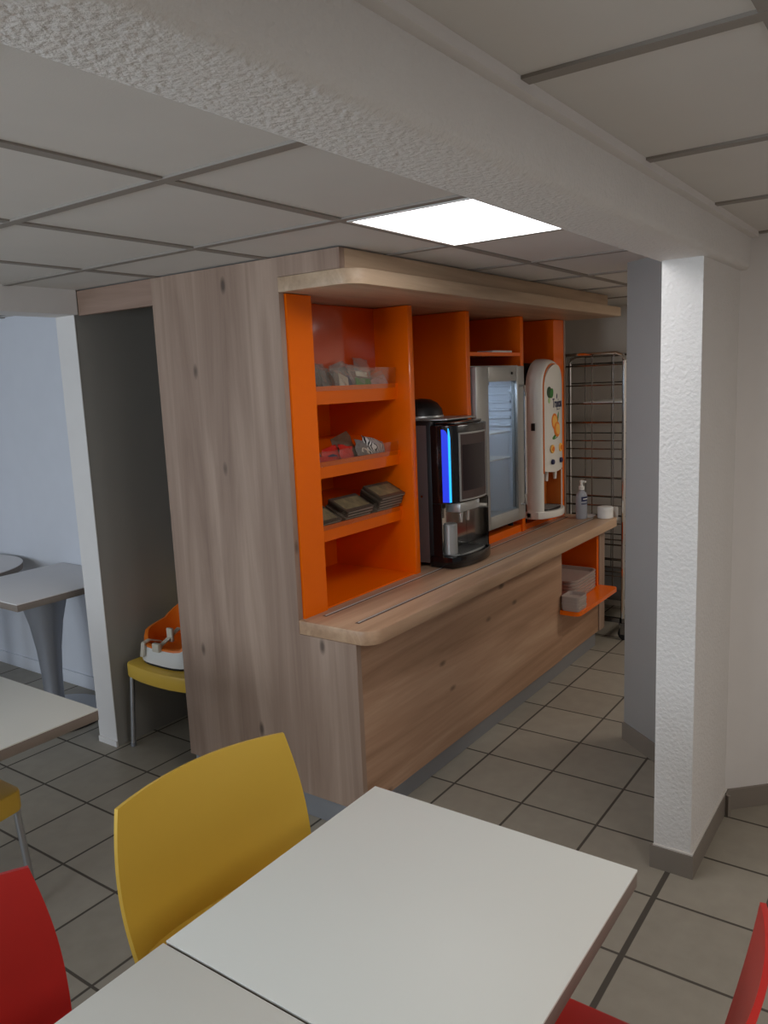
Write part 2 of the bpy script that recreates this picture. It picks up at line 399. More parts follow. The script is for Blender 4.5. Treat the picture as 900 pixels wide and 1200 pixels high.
ob('niche_lining', b, MOR, cab, off=O, label='orange lined open niche')
b = B(); prism(b, rrect(4.205, 4.955, 1.69, 1.86, .05)[0:14]+[(4.955, 1.814), (4.905, 1.814), (4.905, 2.184), (4.312, 2.184), (4.312, 1.814), (4.205, 1.814)], .425, .449, bev=.003) if False else prism(b, arc(4.90, 1.73, .04, -90, 0, 6)+[(4.94, 1.813), (4.934, 1.813), (4.934, 2.184), (4.332, 2.184), (4.332, 1.81), (4.27, 1.81)]+arc(4.31, 1.73, .04, 180, 270, 6), .397, .422)
ob('tray_shelf', b, MOR, cab, off=O, label='orange pull-out shelf with rounded corners')

# ------------------------------------------------------------------ worktop
OW = (X0, 1.735, .803)
wt = thing('worktop', 'light oak worktop with rounded corner and two metal tray rails', 'worktop', OW)
b = B(); r = .075
prism(b, arc(X0+r+.002, 1.735+r, r, 180, 270, 8)+arc(5.065-.04, 1.735+.04, .04, -90, 0, 6)+[(5.065, 2.62), (X0+.03, 2.62), (X0+.03, 2.118), (X0+.002, 2.118)], .803, .86, bev=.003)
ob('top_board', b, MWT, wt, off=OW)
for y, xa, xb in ((2.045, 2.40, 4.95), (1.865, 2.385, 4.95)):
    b = B(); box(b, xa, xb, y-.011, y+.011, .8601, .8606)
    rb = ob('rail_groove', b, mat('rail_groove_dark', (96, 76, 60), .5) if y > 2 else bpy.data.materials['rail_groove_dark'], wt, off=OW, label='dark inlaid groove')
    b = B(); box(b, xa+.01, xb, y-.004, y+.004, .8606, .8632, .001)
    ob('metal_rail', b, MRAIL, rb, off=OW, label='thin metal rail')

# ------------------------------------------------------------------ orange wall unit
YO = 2.09; OS = (X0+.03, YO, .86)
un = thing('display_unit', 'orange laminate wall unit of shelves and open bays on the oak counter', 'shelving', OS)
ZT = 2.148
def un_part(name, m=MOR, label=None): return lambda bm: ob(name, bm, m, un, off=OS, label=label)
b = B(); box(b, X0+.03, 2.48, YO, YO+.02, .86, ZT); un_part('stile')(b)
b = B(); box(b, 4.85, 5.013, YO, YO+.02, .86, ZT); un_part('stile')(b)
b = B(); box(b, 3.166, 3.208, YO, 2.60, .86, ZT, .001); un_part('divider')(b)
b = B(); box(b, 3.715, 3.757, YO, 2.60, .86, ZT, .001); un_part('divider')(b)
b = B(); box(b, 4.366, 4.408, YO, 2.60, .86, ZT, .001); un_part('divider')(b)
b = B(); box(b, 4.85, 4.87, YO+.02, 2.60, .86, ZT); un_part('divider')(b)
b = B(); box(b, 2.48, 3.166, 2.586, 2.60, .86, ZT); un_part('back_board')(b)
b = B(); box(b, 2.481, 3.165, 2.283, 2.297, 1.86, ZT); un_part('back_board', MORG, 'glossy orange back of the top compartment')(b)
b = B(); box(b, 2.462, 2.48, YO+.02, 2.60, .86, ZT); un_part('divider')(b)
for xa, xb in ((3.208, 3.715), (3.757, 4.366), (4.408, 4.85)):
    b = B(); box(b, xa, xb, 2.59, 2.60, .86, ZT); un_part('back_board')(b)
for xa, xb, zt in ((3.757, 4.366, .905), (4.408, 4.85, .895)):
    b = B(); box(b, xa, xb, 2.10, 2.12, .86, zt-.018); box(b, xa, xb, 2.10, 2.59, zt-.018, zt); un_part('bay_base')(b)
b = B(); box(b, 3.757, 4.366, 2.093, 2.59, 1.918, 1.938); un_part('bay_shelf')(b)
SH = [(1.716, 1.792), (1.402, 1.474), (1.128, 1.200)]     # lip bottom / lip top
SL = .5                                                   # slope of the trays
shelves = []
for zl, zt in SH:
    b = B()
    prism(b, [(2.168, zl), (2.156, zt), (2.17, zt), (2.178, zl+.03), (2.40, zl+.03+.222*SL), (2.585, zl+.03+.222*SL), (2.585, zl+.012+.222*SL), (2.40, zl+.012+.222*SL)], 2.481, 3.165, 'x')
    s = un_part('sloped_shelf')(b); shelves.append(s)
    hgt = .075 if zt > 1.7 else .045
    b = B(); prism(b, [(2.1545, zt-.02), (2.148, zt+hgt), (2.151, zt+hgt), (2.1575, zt-.02)], 2.49, 3.14, 'x')
    a_ = ob('acrylic_front', b, MACR, s, off=OS, label='clear acrylic retaining strip')
b = B(); box(b, 2.481, 3.165, 2.10, 2.585, .8605, .868); un_part('bay_base')(b)

# ------------------------------------------------------------------ canopy
OC = (X0, 1.74, 2.15)
cn = thing('canopy', 'pale oak canopy with rounded corner projecting above the orange shelves', 'canopy', OC)
b = B(); r = .08
prism(b, arc(X0+r-.001, 1.742+r, r, 180, 270, 8)+arc(5.13-.03, 1.742+.03, .03, -90, 0, 5)+[(5.13, 2.60), (X0+.029, 2.60), (X0+.029, 2.1), (X0-.001, 2.1)], 2.151, 2.206, bev=.002)
ob('canopy_board', b, MWC, cn, off=OC)
b = B(); box(b, X0+.029, 5.03, 1.80, 1.82, 2.206, H-.006); ob('fascia', b, MWC, cn, off=OC)
# lintel over the niche
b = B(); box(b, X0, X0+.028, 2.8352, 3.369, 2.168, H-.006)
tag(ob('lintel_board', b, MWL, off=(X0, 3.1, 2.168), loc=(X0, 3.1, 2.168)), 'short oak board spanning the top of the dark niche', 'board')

# ------------------------------------------------------------------ coffee machine
cm = thing('coffee_machine', 'black coffee machine with glowing blue strip standing on the oak counter', 'coffee machine', (3.51, 2.02, .8635))
def front(x):   # bulged front, local (x in -.19...19): y of the front face
    t = (x+.19)/.38
    return -.035-.04*math.sin(PI*min(1, max(0, t)))**.8-.012*t
def plan(off=0, x0=-.19, x1=.19, yb=.08, n=14):
    return [(x1, yb), (x0, yb)]+[(x0+(x1-x0)*i/n, front(x0+(x1-x0)*i/n)-off) for i in range(n+1)]
b = B(); prism(b, plan(.012), 0, .058, bev=.006); ob('base', b, MBLK, cm)
b = B(); prism(b, [(x*.80, y*.82) for x, y in plan(.012, yb=.07)], .0585, .064, bev=.001); dt = ob('drip_tray', b, MSIL, cm, label='grey drip tray')
b = B()
for i in range(9): box(b, -.13, .13, -.06+i*.013, -.055+i*.013, .0642, .0662)
ob('drip_grid', b, MBLM, dt)
b = B(); box(b, -.188, .19, .06, .50, .058, .735, .006); ob('body', b, MBLM, cm)
b = B(); box(b, -.1905, -.187, .085, .48, .02, .715, .001); ob('side_cover', b, MGSD, cm, label='grey brown side cover')
b = B(); prism(b, [(-.19, .06), (-.19, .01), (-.183, .01), (-.183, .06)], .058, .325); ob('column', b, MBLK, cm)
b = B(); prism(b, [(.145, .06), (.145, -.075), (.19, -.05), (.19, .06)], .058, .325); ob('column', b, MBLK, cm)
b = B(); box(b, -.183, .145, .056, .06, .066, .325); ob('mirror_back', b, MMIR, cm, label='mirrored recess behind the spout')
b = B(); box(b, .141, .1445, -.072, .055, .066, .325); ob('mirror_side', b, MMIR, cm, label='mirrored side of the recess')
b = B(); box(b, -.12, .08, -.06, .03, .275, .325, .008); sp = ob('spout', b, MSIL, cm, label='silver spout housing')
for dx in (-.05, .02):
    b = B(); lathe(b, [(.009, 0), (.011, .05)], (dx, -.02, .215), 14); ob('nozzle', b, MCHR, sp)
b = B(); lathe(b, [(.036, 0), (.036, .15), (.03, .155), (0, .155)], (-.125, .0, .066), 20)
ob('cup_holder', b, MSIL, cm, label='metal cup column')
# upper door, its left flank chamfered for the light strip
b = B()
dp = [(.19, .06), (-.19, .06), (-.19, .0), (-.178, -.032), (-.150, -.054)]+[(-.15+.34*i/12, front(-.15+.34*i/12)) for i in range(1, 13)]
prism(b, dp, .325, .715, bev=.008); dr = ob('door', b, MBLK, cm)
def strip(x0, y0, x1, y1, z0, z1, th, m, nm, lb, rnd):
    d = Vector((x1-x0, y1-y0)); L_ = d.length; d.normalize(); nrm = Vector((d.y, -d.x)); nrm = nrm if nrm.y < 0 else -nrm
    b = B(); pts = [(0, z0), (L_, z0), (L_, z1-rnd), (L_*.7, z1-rnd*.3), (L_*.35, z1), (0, z1)]
    lo = [b.verts.new((x0+d.x*s, y0+d.y*s, z)) for s, z in pts]
    hi = [b.verts.new((x0+d.x*s+nrm.x*th, y0+d.y*s+nrm.y*th, z)) for s, z in pts]
    n = len(pts); fs = [b.faces.new(lo), b.faces.new(hi)]+[b.faces.new((lo[i], lo[(i+1) % n], hi[(i+1) % n], hi[i])) for i in range(n)]
    bmesh.ops.recalc_face_normals(b, faces=fs)
    return ob(nm, b, m, cm, label=lb)
strip(-.1895, -.002, -.1778, -.0322, .335, .695, .003, MBLU, 'light_strip', 'glowing deep blue light strip', .03)
strip(-.1778, -.0322, -.1690, -.0390, .335, .70, .0035, MCYA, 'light_strip', 'glowing bright cyan light strip', .05)
def on_front(x0, x1, z0, z1, off, th, r, m, nm, parent, lb=None):
    b = B(); sheet(b, lambda u, v: (x0+(x1-x0)*u, front(x0+(x1-x0)*u)-off, z0+(z1-z0)*v), 10, 2, th); return ob(nm, b, m, parent, label=lb)
sf = on_front(-.128, .130, .335, .675, .0022, .004, 0, MSIL, 'screen_frame', cm, 'thin silver frame of the touch screen')
on_front(-.118, .120, .343, .667, .0034, .003, 0, MSCB, 'screen_bezel', sf)
on_front(-.108, .110, .385, .615, .0045, .003, 0, MSCR, 'screen', sf, 'dark touch screen')
b = B(); prism(b, [(x, y+.012) for x, y in plan(-.015, -.16, .188, .06)], .715, .728, bev=.005); ob('lid', b, MBLK, cm)
b = B(); prism(b, [(-.14, .40), (-.14, .03), (-.12, .0), (.165, .0), (.185, .03), (.185, .40)], .735, .744, bev=.003); ob('top_plate', b, MSIL, cm, label='silver top edge')
b = B(); lathe(b, [(.118, 0), (.12, .004), (.118, .012)], (-.01, .22, .7441), 28, 1, .95); ob('hopper_ring', b, MSIL, cm, label='silver rim of the hopper')
b = B(); lathe(b, [(.115, 0.0125), (.116, .012), (.108, .045), (.085, .075), (.05, .094), (0, .1)], (-.01, .22, .744), 28, 1, .95); ob('bean_hopper', b, MBLM, cm, label='smoked domed bean hopper lid')
for z in (.30,):
    b = B(); lathe(b, [(0, 0), (.006, 0), (.006, .004), (0, .004)], (0, 0, 0), 12)
    bmesh.ops.rotate(b, verts=b.verts, matrix=Matrix.Rotation(-PI/2, 3, 'Y')); ob('lock', b, MCHR, cm, loc=(-.1895, .12, .36))

# ------------------------------------------------------------------ glass-door fridge
fr = thing('display_fridge', 'small silver glass door fridge lit inside between the orange dividers', 'fridge', (4.0625, 2.075, .905))
W2 = .296
b = B()
box(b, -W2, -W2+.03, .03, .50, .03, .96); box(b, W2-.03, W2, .03, .50, .03, .96); box(b, -W2+.03, W2-.03, .03, .50, .03, .08); box(b, -W2+.03, W2-.03, .03, .50, .90, .96)
box(b, -W2+.03, W2-.03, .48, .50, .08, .90)
ob('body', b, MSIL, fr)
b = B(); box(b, -W2+.03, W2-.03, .472, .48, .08, .90)
for i in range(6): box(b, .252, .266, .06, .34, .60+i*.047, .617+i*.047, .005)
box(b, .262, .266, .03, .472, .08, .90)
ob('inner_liner', b, MFIN, fr, label='ribbed white inner back wall')
b = B()
box(b, -W2, -.155, -.012, .028, .045, .955, .005); box(b, .20, W2, -.012, .028, .045, .955, .005)
box(b, -.155, .20, -.012, .028, .87, .955, .005); box(b, -.155, .20, -.012, .028, .045, .12, .005)
dr = ob('door_frame', b, MSIL, fr)
b = B(); box(b, -.155, .20, .004, .010, .12, .87); ob('glass_pane', b, MGLASS, dr, label='clear glass pane')
b = B(); tube(b, [(.235, -.012, .84), (.235, -.04, .84), (.235, -.042, .78), (.235, -.042, .2), (.235, -.04, .14), (.235, -.012, .14)], .009); ob('handle', b, MCHR, dr, label='vertical chrome handle')
b = B(); lathe(b, [(.008, 0), (.008, .006), (0, .006)], (0, 0, 0), 14); bmesh.ops.rotate(b, verts=b.verts, matrix=Matrix.Rotation(PI/2, 3, 'X')); ob('lock', b, MBLM, dr, loc=(.13, -.0115, .915))
for z in (.575, .42):
    b = B()
    for i in range(14): box(b, -.255+i*.0385, -.251+i*.0385, .07, .45, z, z+.004)
    for y in (.07, .25, .45): box(b, -.265, .265, y, y+.006, z-.005, z)
    ob('wire_shelf', b, MWHT, fr)
b = B(); box(b, -.20, .02, .035, .055, .872, .892, .003); ob('interior_light', b, MFLT, fr, label='bright strip lamp inside the top')
b = B(); box(b, .22, .262, .20, .30, .845, .885, .006); ob('fan_cover', b, MSIL, fr, label='grey fan cover')
for x in (-.25, .25):
    for y in (.07, .45):
        b = B(); lathe(b, [(.018, 0), (.016, .03)], (x, y, 0), 14); ob('foot', b, MRUB, fr)

# things standing in the fridge
def carton(x, y, z, c, lab, w=.05, h=.09):
    b = B(); box(b, -w/2, w/2, -w/2, w/2, 0, h, .004)
    b2 = B(); lathe(b2, [(.012, h), (.012, h+.012), (0, h+.012)], (0, 0, 0), 12)
    t = ob('food_carton', b, c, loc=(4.0625+x, 2.075+y, .905+z)); tag(t, lab, 'carton'); ob('cap', b2, MWHT, t); return t
carton(-.08, .30, .4242, mat('tan_carton', (178, 130, 84), .6), 'tan carton on the lower wire shelf of the fridge', .09, .07)

# ------------------------------------------------------------------ juice dispenser
jd = thing('juice_dispenser', 'arched ivory juice dispenser with orange fruit picture beside the fridge', 'juice dispenser', (4.62, 2.0, .8955))
def arch(w, z0, zt, n=20): return [(w, z0)]+[(w*math.cos(PI*i/n), zt-w+w*math.sin(PI*i/n)) for i in range(n+1)]+[(-w, z0)]
def ring(bm, outer, inner, y0, y1):
    o0 = [bm.verts.new((x, y0, z)) for x, z in outer]; i0 = [bm.verts.new((x, y0, z)) for x, z in inner]
    o1 = [bm.verts.new((x, y1, z)) for x, z in outer]; i1 = [bm.verts.new((x, y1, z)) for x, z in inner]
    n = len(outer); fs = []
    for k in range(n-1):
        fs += [bm.faces.new((o0[k], o0[k+1], i0[k+1], i0[k])), bm.faces.new((o1[k], i1[k], i1[k+1], o1[k+1])), bm.faces.new((o0[k], o1[k], o1[k+1], o0[k+1])), bm.faces.new((i0[k], i0[k+1], i1[k+1], i1[k]))]
    fs += [bm.faces.new((o0[0], i0[0], i1[0], o1[0])), bm.faces.new((o0[-1], o1[-1], i1[-1], i0[-1]))]
    bmesh.ops.recalc_face_normals(bm, faces=fs)
b = B()
# outer shell: arches that grow from the front edge backwards (rounded flank)
secs = [(.0, .148, .983), (.004, .156, .989), (.014, .166, .996), (.03, .174, 1.001), (.05, .179, 1.004), (.07, .180, 1.005), (.095, .180, 1.005)]
rings = []
for y, w_, zt in secs:
    rings.append([b.verts.new((x, y, z)) for x, z in arch(w_, .03, zt)])
fs = []
for A, C in zip(rings, rings[1:]):
    for k in range(len(A)-1): fs.append(b.faces.new((A[k], A[k+1], C[k+1], C[k])))
inner0 = [b.verts.new((x, .0, z)) for x, z in arch(.134, .03, .968)]; inner1 = [b.verts.new((x, .095, z)) for x, z in arch(.134, .03, .968)]
for k in range(len(inner0)-1):
    fs.append(b.faces.new((rings[0][k], inner0[k], inner0[k+1], rings[0][k+1]))); fs.append(b.faces.new((inner0[k], inner1[k], inner1[k+1], inner0[k+1])))
for k in range(len(inner1)-1): fs.append(b.faces.new((rings[-1][k], rings[-1][k+1], inner1[k+1], inner1[k])))
bmesh.ops.recalc_face_normals(b, faces=fs)
ob('shell', b, MIVO, jd)
b = B(); prism(b, arch(.160, .05, .985), .121, .455, 'y'); ob('rear_housing', b, MBLM, jd, label='dark rear housing')
b = B(); ring(b, arch(.142, .31, .976), arch(.135, .31, .969), -.006, .004); ob('orange_piping', b, MOLN, jd, label='orange piping round the front panel')
def jf(x): return -.006-.016*(1-(x/.135)**2)
def panel_pts(x): return .968-.134+math.sqrt(max(0, .134**2-x*x))
b = B(); sheet(b, lambda u, v: (-.1335+.267*u, jf(-.1335+.267*u), (.322-.012*math.sin(PI*u))+(panel_pts(-.1335+.267*u)-(.322-.012*math.sin(PI*u)))*v), 24, 12, -.02)
fp = ob('front_panel', b, MIVO, jd)
b = B(); box(b, -.134, .134, .10, .12, .03, .40); ob('recess_back', b, mat('amber_recess', (196, 112, 48), .3), jd, label='amber back of the dispensing recess')
b = B(); prism(b, [(.18, .12), (-.18, .12)]+[(-.18+.36*i/14, .02-.075*math.sin(PI*i/14)**.7) for i in range(15)], .03, .075, bev=.008); bs = ob('base', b, MIVO, jd)
b = B(); prism(b, [(.13, .11), (-.13, .11)]+[(-.13+.26*i/12, .02-.055*math.sin(PI*i/12)**.7) for i in range(13)], .0755, .083); ob('drip_tray', b, MBLM, bs, label='black drip tray')
b = B()
for i in range(7): box(b, -.10, .10, -.01+i*.016, -.006+i*.016, .083, .086)
ob('drip_grid', b, MSIL, bs)
for x in (-.055, .075):
    b = B(); lathe(b, [(.010, 0), (.014, .06)], (x, .02, .255), 12); ob('nozzle', b, MWHT, jd)
    b = B(); lathe(b, [(.026, 0), (.026, .006), (.018, .008), (0, .008)], (0, 0, 0), 20); bmesh.ops.rotate(b, verts=b.verts, matrix=Matrix.Rotation(PI/2, 3, 'X'))
    bd = ob('flavour_badge', b, MORL, jd, loc=(x, jf(x)-.001, .455))
    b = B(); lathe(b, [(.015, 0), (.015, .003), (0, .003)], (0, 0, 0), 16); bmesh.ops.rotate(b, verts=b.verts, matrix=Matrix.Rotation(PI/2, 3, 'X')); ob('badge_centre', b, MORP, bd, loc=(0, -.008, 0))
    b = B(); lathe(b, [(.016, 0), (.016, .010), (.012, .014), (0, .014)], (0, 0, 0), 20); bmesh.ops.rotate(b, verts=b.verts, matrix=Matrix.Rotation(PI/2, 3, 'X'))
    ob('push_button', b, MNAVY, jd, loc=(x, jf(x)-.001, .375), label='dark push button')
for x in (.18, -.18): pass
b = B(); box(b, -.184, -.178, .035, .06, .575, .62, .002); ob('side_latch', b, MBLM, jd, label='small black latch on the side')
for x in (-.13, .13):
    for y in (.14, .42):
        b = B(); lathe(b, [(.018, 0), (.018, .03)], (x, y, 0), 12); ob('foot', b, MRUB, jd)
b = B(); box(b, -.175, .175, .122, .455, .03, .05); ob('bottom_plate', b, MIVO, jd)
b = B(); box(b, .129, .1335, .002, .10, .076, .325); ob('recess_side', b, bpy.data.materials['amber_recess'], jd, label='amber side of the dispensing recess')
# print on the front panel: fruit, leaves, name
def disc_on(cx, cz, rx, rz, rot, m, nm, par, off=.0012, a0=0, a1=360, lb=None):
    b = B(); n = 24; pts = []
    for i in range(n+(0 if a1-a0 == 360 else 1)):
        a = math.radians(a0+(a1-a0)*i/n); x, z = rx*math.cos(a), rz*math.sin(a)
        pts.append((cx+x*math.cos(rot)-z*math.sin(rot), cz+x*math.sin(rot)+z*math.cos(rot)))
    f0 = [b.verts.new((x, jf(x)-off, z)) for x, z in pts]; f1 = [b.verts.new((x, jf(x)+.003, z)) for x, z in pts]
    n = len(pts); fs = [b.faces.new(f0), b.faces.new(f1)]+[b.faces.new((f0[i], f0[(i+1) % n], f1[(i+1) % n], f1[i])) for i in range(n)]
    bmesh.ops.recalc_face_normals(b, faces=fs); return ob(nm, b, m, par, label=lb)
fruit = disc_on(-.015, .62, .042, .052, .3, MORP, 'fruit_print', fp, lb='printed orange fruit')
disc_on(-.015, .62, .03, .038, .3, MORL, 'fruit_flesh', fruit, .0018)
disc_on(.02, .572, .05, .046, -.5, MORP, 'fruit_print', fp, .0022, lb='printed orange fruit slice')
disc_on(.028, .572, .036, .032, -.5, MORL, 'fruit_flesh', fruit, .0028)
disc_on(.0, .53, .05, .014, .25, MGRN, 'leaf_print', fp, .001, lb='printed green leaf')
disc_on(.035, .645, .010, .034, -.3, MGRN, 'leaf_print', fp, .001)
disc_on(-.082, .80, .026, .036, .1, mat('dark_green_print', (30, 66, 34), .5), 'leaf_print', fp, .001)
disc_on(-.055, .795, .020, .030, -.2, MGRN, 'leaf_print', fp, .0012)
disc_on(-.085, .752, .012, .018, .1, mat('pale_green_print', (170, 200, 140), .5), 'leaf_print', fp, .001)
def text_mesh(txt, size, ext):
    cu = bpy.data.curves.new('lettering', 'FONT'); cu.body = txt; cu.size = size; cu.extrude = ext; cu.align_x = 'LEFT'; cu.offset = .0008
    o = bpy.data.objects.new('lettering', cu); COL.objects.link(o); dg = bpy.context.evaluated_depsgraph_get()
    me = bpy.data.meshes.new_from_object(o.evaluated_get(dg)); bpy.data.objects.remove(o); bpy.data.curves.remove(cu)
    return me
me = text_mesh('Tropicana', .062, .0005)
for v in me.vertices:
    x, y, z = v.co; X = -.045+x*.62; v.co = (X, jf(max(-.13, min(.13, X)))-.0012-z, .708+y*1.25)
me.materials.append(MNAVY); o = bpy.data.objects.new('lettering', me); COL.objects.link(o); o.parent = fp; o['label'] = 'dark blue brand lettering'
disc_on(.018, .775, .007, .016, -.2, MNAVY, 'leaf_print', fp, .001)
for k in range(3): disc_on(.03+.02*k, .695, .008, .0025, 0, MNAVY, 'print_line', fp, .001)

# ------------------------------------------------------------------ things on the worktop
sb = thing('sanitizer_bottle', 'clear pump bottle of blue-grey gel with dark blue label on the counter', 'bottle', (4.93, 1.935, .8605))
b = B(); lathe(b, [(.0, .0), (.044, .0), (.047, .006), (.047, .14), (.044, .16), (.03, .178), (.016, .186), (.016, .192)], n=28, sy=.75); ob('body', b, MGEL, sb)
b = B(); lathe(b, [(.019, .190), (.019, .212), (.010, .216), (.010, .235), (.013, .238), (.013, .252), (0, .255)], n=20); box(b, -.007, .007, -.03, .0, .238, .25, .002); ob('pump_cap', b, MWHT, sb, label='white pump cap')
b = B(); sheet(b, lambda u, v: (.0478*math.cos(PI+.45+2.0*u), .75*.0478*math.sin(PI+.45+2.0*u), .118+.03*v), 12, 1, .0006); lb = ob('label', b, MNAVY, sb, label='dark blue label')
b = B(); sheet(b, lambda u, v: (.0478*math.cos(PI+.45+2.0*u), .75*.0478*math.sin(PI+.45+2.0*u), .098+.007*v), 12, 1, .0006); ob('label_stripe', b, MNAVY, lb)
b = B(); sheet(b, lambda u, v: (.0486*math.cos(PI+.75+1.0*u), .75*.0486*math.sin(PI+.75+1.0*u), .13+.006*v), 8, 1, .0004); ob('label_print', b, MWHT, lb)
tb = thing('tub', 'white round lidded tub at the far end of the oak counter', 'tub', (5.0, 1.80, .8605))
b = B(); lathe(b, [(.0, .0), (.046, .0), (.05, .004), (.05, .05)], n=32); ob('cup', b, MWHT, tb)
b = B(); lathe(b, [(.0505, .050), (.0515, .053), (.0505, .072), (.046, .075), (.0, .075)], n=32); ob('lid', b, MWHT, tb)
b = B(); lathe(b, [(.0, .0), (.03, .0), (.042, .014), (.0405, .016), (.028, .004), (.0, .003)], n=32)
tag(ob('saucer', b, MWHT, loc=(4.985, 1.905, .8605)), 'small flat white saucer beside the lidded tub', 'saucer')
# folded paper on the shelf over the fridge
b = B(); box(b, -.13, .10, -.06, .06, 0, .006, .001); box(b, -.10, .12, -.05, .055, .006, .012, .001)
p_ = tag(ob('paper_sheets', b, MWHT, loc=(4.19, 2.17, 1.9385)), 'white papers lying on the small orange shelf above the fridge', 'paper'); p_.rotation_euler = (0, 0, -.05)

# ------------------------------------------------------------------ trays in the counter niche
def tray_mesh():
    b = B(); w_, d_2, h = .40, .30, .026
    P0 = rrect(-w_/2+.012, w_/2-.012, -d_2/2+.012, d_2/2-.012, .05); P1 = rrect(-w_/2, w_/2, -d_2/2, d_2/2, .06); P2 = rrect(-w_/2+.012, w_/2-.012, -d_2/2+.012, d_2/2-.012, .05); P3 = rrect(-w_/2+.02, w_/2-.02, -d_2/2+.02, d_2/2-.02, .045)
    R = [[b.verts.new((x, y, z)) for x, y in P] for P, z in ((P0, 0), (P1, h*.75), (P1, h), (P2, h), (P3, .005))]
    n = len(P0); fs = [b.faces.new(R[0]), b.faces.new(R[-1])]
    for A, C in zip(R, R[1:]):
        for k in range(n): fs.append(b.faces.new((A[k], A[(k+1) % n], C[(k+1) % n], C[k])))
    bmesh.ops.recalc_face_normals(b, faces=fs); return b
t0 = ob('tray', tray_mesh(), MTRAY, loc=(4.66, 1.93, .4225), ang=50)
GT = 'grey trays in the counter niche'
pos = [['bottom', 'second from bottom', 'third from bottom', 'third from top', 'second from top', 'topmost'], ['bottom', 'second', 'third', 'top']]
for k in range(6):
    o = t0 if k == 0 else t0.copy()
    if k: COL.objects.link(o); o.location = (4.66+.002*(k % 2), 1.945, .4225+.0205*k)
    else: o.location.y = 1.945
    tag(o, 'grey tray, %s of the tall stack at the right in the orange niche' % pos[0][k], 'tray', GT)
for k in range(0):
    pass
tb0 = ob('tray', (lambda b: (bmesh.ops.scale(b, vec=(.35, .38, 1), verts=b.verts), b)[1])(tray_mesh()), MTRAY, loc=(4.345, 1.752, .4225), ang=50)
for k in range(4):
    o = tb0 if k == 0 else tb0.copy()
    if k: COL.objects.link(o); o.location = (4.345, 1.752+.001*(k % 2), .4225+.0205*k)
    tag(o, 'smaller grey tray, %s of the low front stack on the orange shelf' % pos[1][k], 'tray', GT)

# ------------------------------------------------------------------ packets on the sloped shelves
ANG = math.atan(SL)
def shelf_pt(si, x, d): # point on tray surface, d = distance back from the lip
    zl = SH[si][0]; return Vector((x, 2.18+d, zl+.03+(d+.002)*SL))
DARK = mat('dark_sachet', (74, 66, 56), .4, vary=.25, vscale=40)
DARK2 = mat('olive_sachet_top', (122, 112, 84), .4, vary=.85, vscale=34)
MLINE = mat('pale_sachet_edge', (150, 142, 128), .5)
def sachet(x, w_, k, si, label, dx=0):
    b = B(); prism(b, rrect(-w_/2, w_/2, 0, .12, .004, 3), .0005, .0138, bev=.0012)
    o = ob('tea_sachet', b, DARK, loc=shelf_pt(si, x+dx, 0)+Vector((0, -.012*0, 0)), ang=60)
    o.rotation_euler = (ANG, 0, 0); n = Vector((0, -math.sin(ANG), math.cos(ANG)))
    o.location = o.location+n*(.0152*k)
    b = B(); prism(b, rrect(-w_/2+.012, w_/2-.012, .02, .10, .004, 3), .0136, .0146); p = ob('printed_front', b, DARK2, o, label='pale printed front')
    b = B(); box(b, -w_/2+.01, w_/2-.01, -.0012, .002, .005, .0095); ob('sealed_edge', b, MLINE, o)
    tag(o, label, 'sachet', 'sachets stacked on the lowest sloped shelf'); return o
NW = ['lowest', 'second lowest', 'third lowest', 'fourth lowest', 'fifth lowest', 'sixth lowest', 'seventh lowest', 'eighth lowest']
for k in range(4): sachet(2.60, .17, k, 2, 'dark flat sachet, %s in the low left stack on the bottom sloped shelf' % ['bottom', 'second', 'third', 'top'][k], .004*(k % 2))
for k in range(6): sachet(2.805, .20, k, 2, 'dark flat sachet, %s in the middle stack on the bottom sloped shelf' % (NW[k] if k < 5 else 'top one'), .005*((k*2) % 3))
for k in range(8): sachet(3.045, .20, k, 2, 'dark flat sachet, %s in the tall right stack on the bottom sloped shelf' % (NW[k] if k < 7 else 'top one'), .004*((k*2) % 3))

def packet(si, x, d, w_, h, th, m, label, tilt=0, yaw=0, extra=None, grp='packets', film=False, lift=0):
    """a pillow-shaped sealed bag leaning on the tray"""
    w_ *= 1.2; h *= 1.15
    if extra: extra = [(a*1.2, c*1.15, e*1.25, f*1.2, g_, k) for a, c, e, f, g_, k in extra]
    b = B()
    def top(u, v, s):
        e = (math.sin(PI*u)*math.sin(PI*v))**.6*th/2
        wob = .004*math.sin(9*u+13*v+x*50)
        return ((u-.5)*w_, s*e+wob, v*h)
    n = 8; G = []
    for s in (-1, 1):
        G.append([[b.verts.new(top(i/n, j/n, s)) for j in range(n+1)] for i in range(n+1)])
    for s in (0, 1):
        for i in range(n):
            for j in range(n): b.faces.new((G[s][i][j], G[s][i+1][j], G[s][i+1][j+1], G[s][i][j+1]))
    bmesh.ops.remove_doubles(b, verts=b.verts, dist=1e-5); bmesh.ops.recalc_face_normals(b, faces=b.faces)
    o = ob('sealed_packet', b, m, loc=shelf_pt(si, x, d)+Vector((0, 0, .002+lift)), ang=80); o.rotation_euler = (-.35, tilt, yaw)
    if extra:
        for (cx, cz, rw, rh, em, nm) in extra:
            q = B(); box(q, cx-rw/2, cx+rw/2, -th*.42-.002, -th*.30, cz-rh/2, cz+rh/2, .002); ob(nm, q, em, o)
    return tag(o, label, 'packet', grp)
CRM = mat('cream_card', (214, 206, 186), .6); GRY = mat('grey_print', (120, 116, 112), .5, vary=.5, vscale=70)
GN2 = mat('green_label', (70, 130, 60), .5); PNK = mat('pink_label', (196, 150, 146), .5, vary=.4, vscale=90)
RD2 = mat('red_wrapper', (196, 42, 34), .35, vary=.3, vscale=60); NV2 = mat('navy_wrapper', (40, 46, 84), .35, vary=.3, vscale=60)
BRN = mat('brown_wrapper', (96, 70, 52), .4, vary=.5, vscale=70)
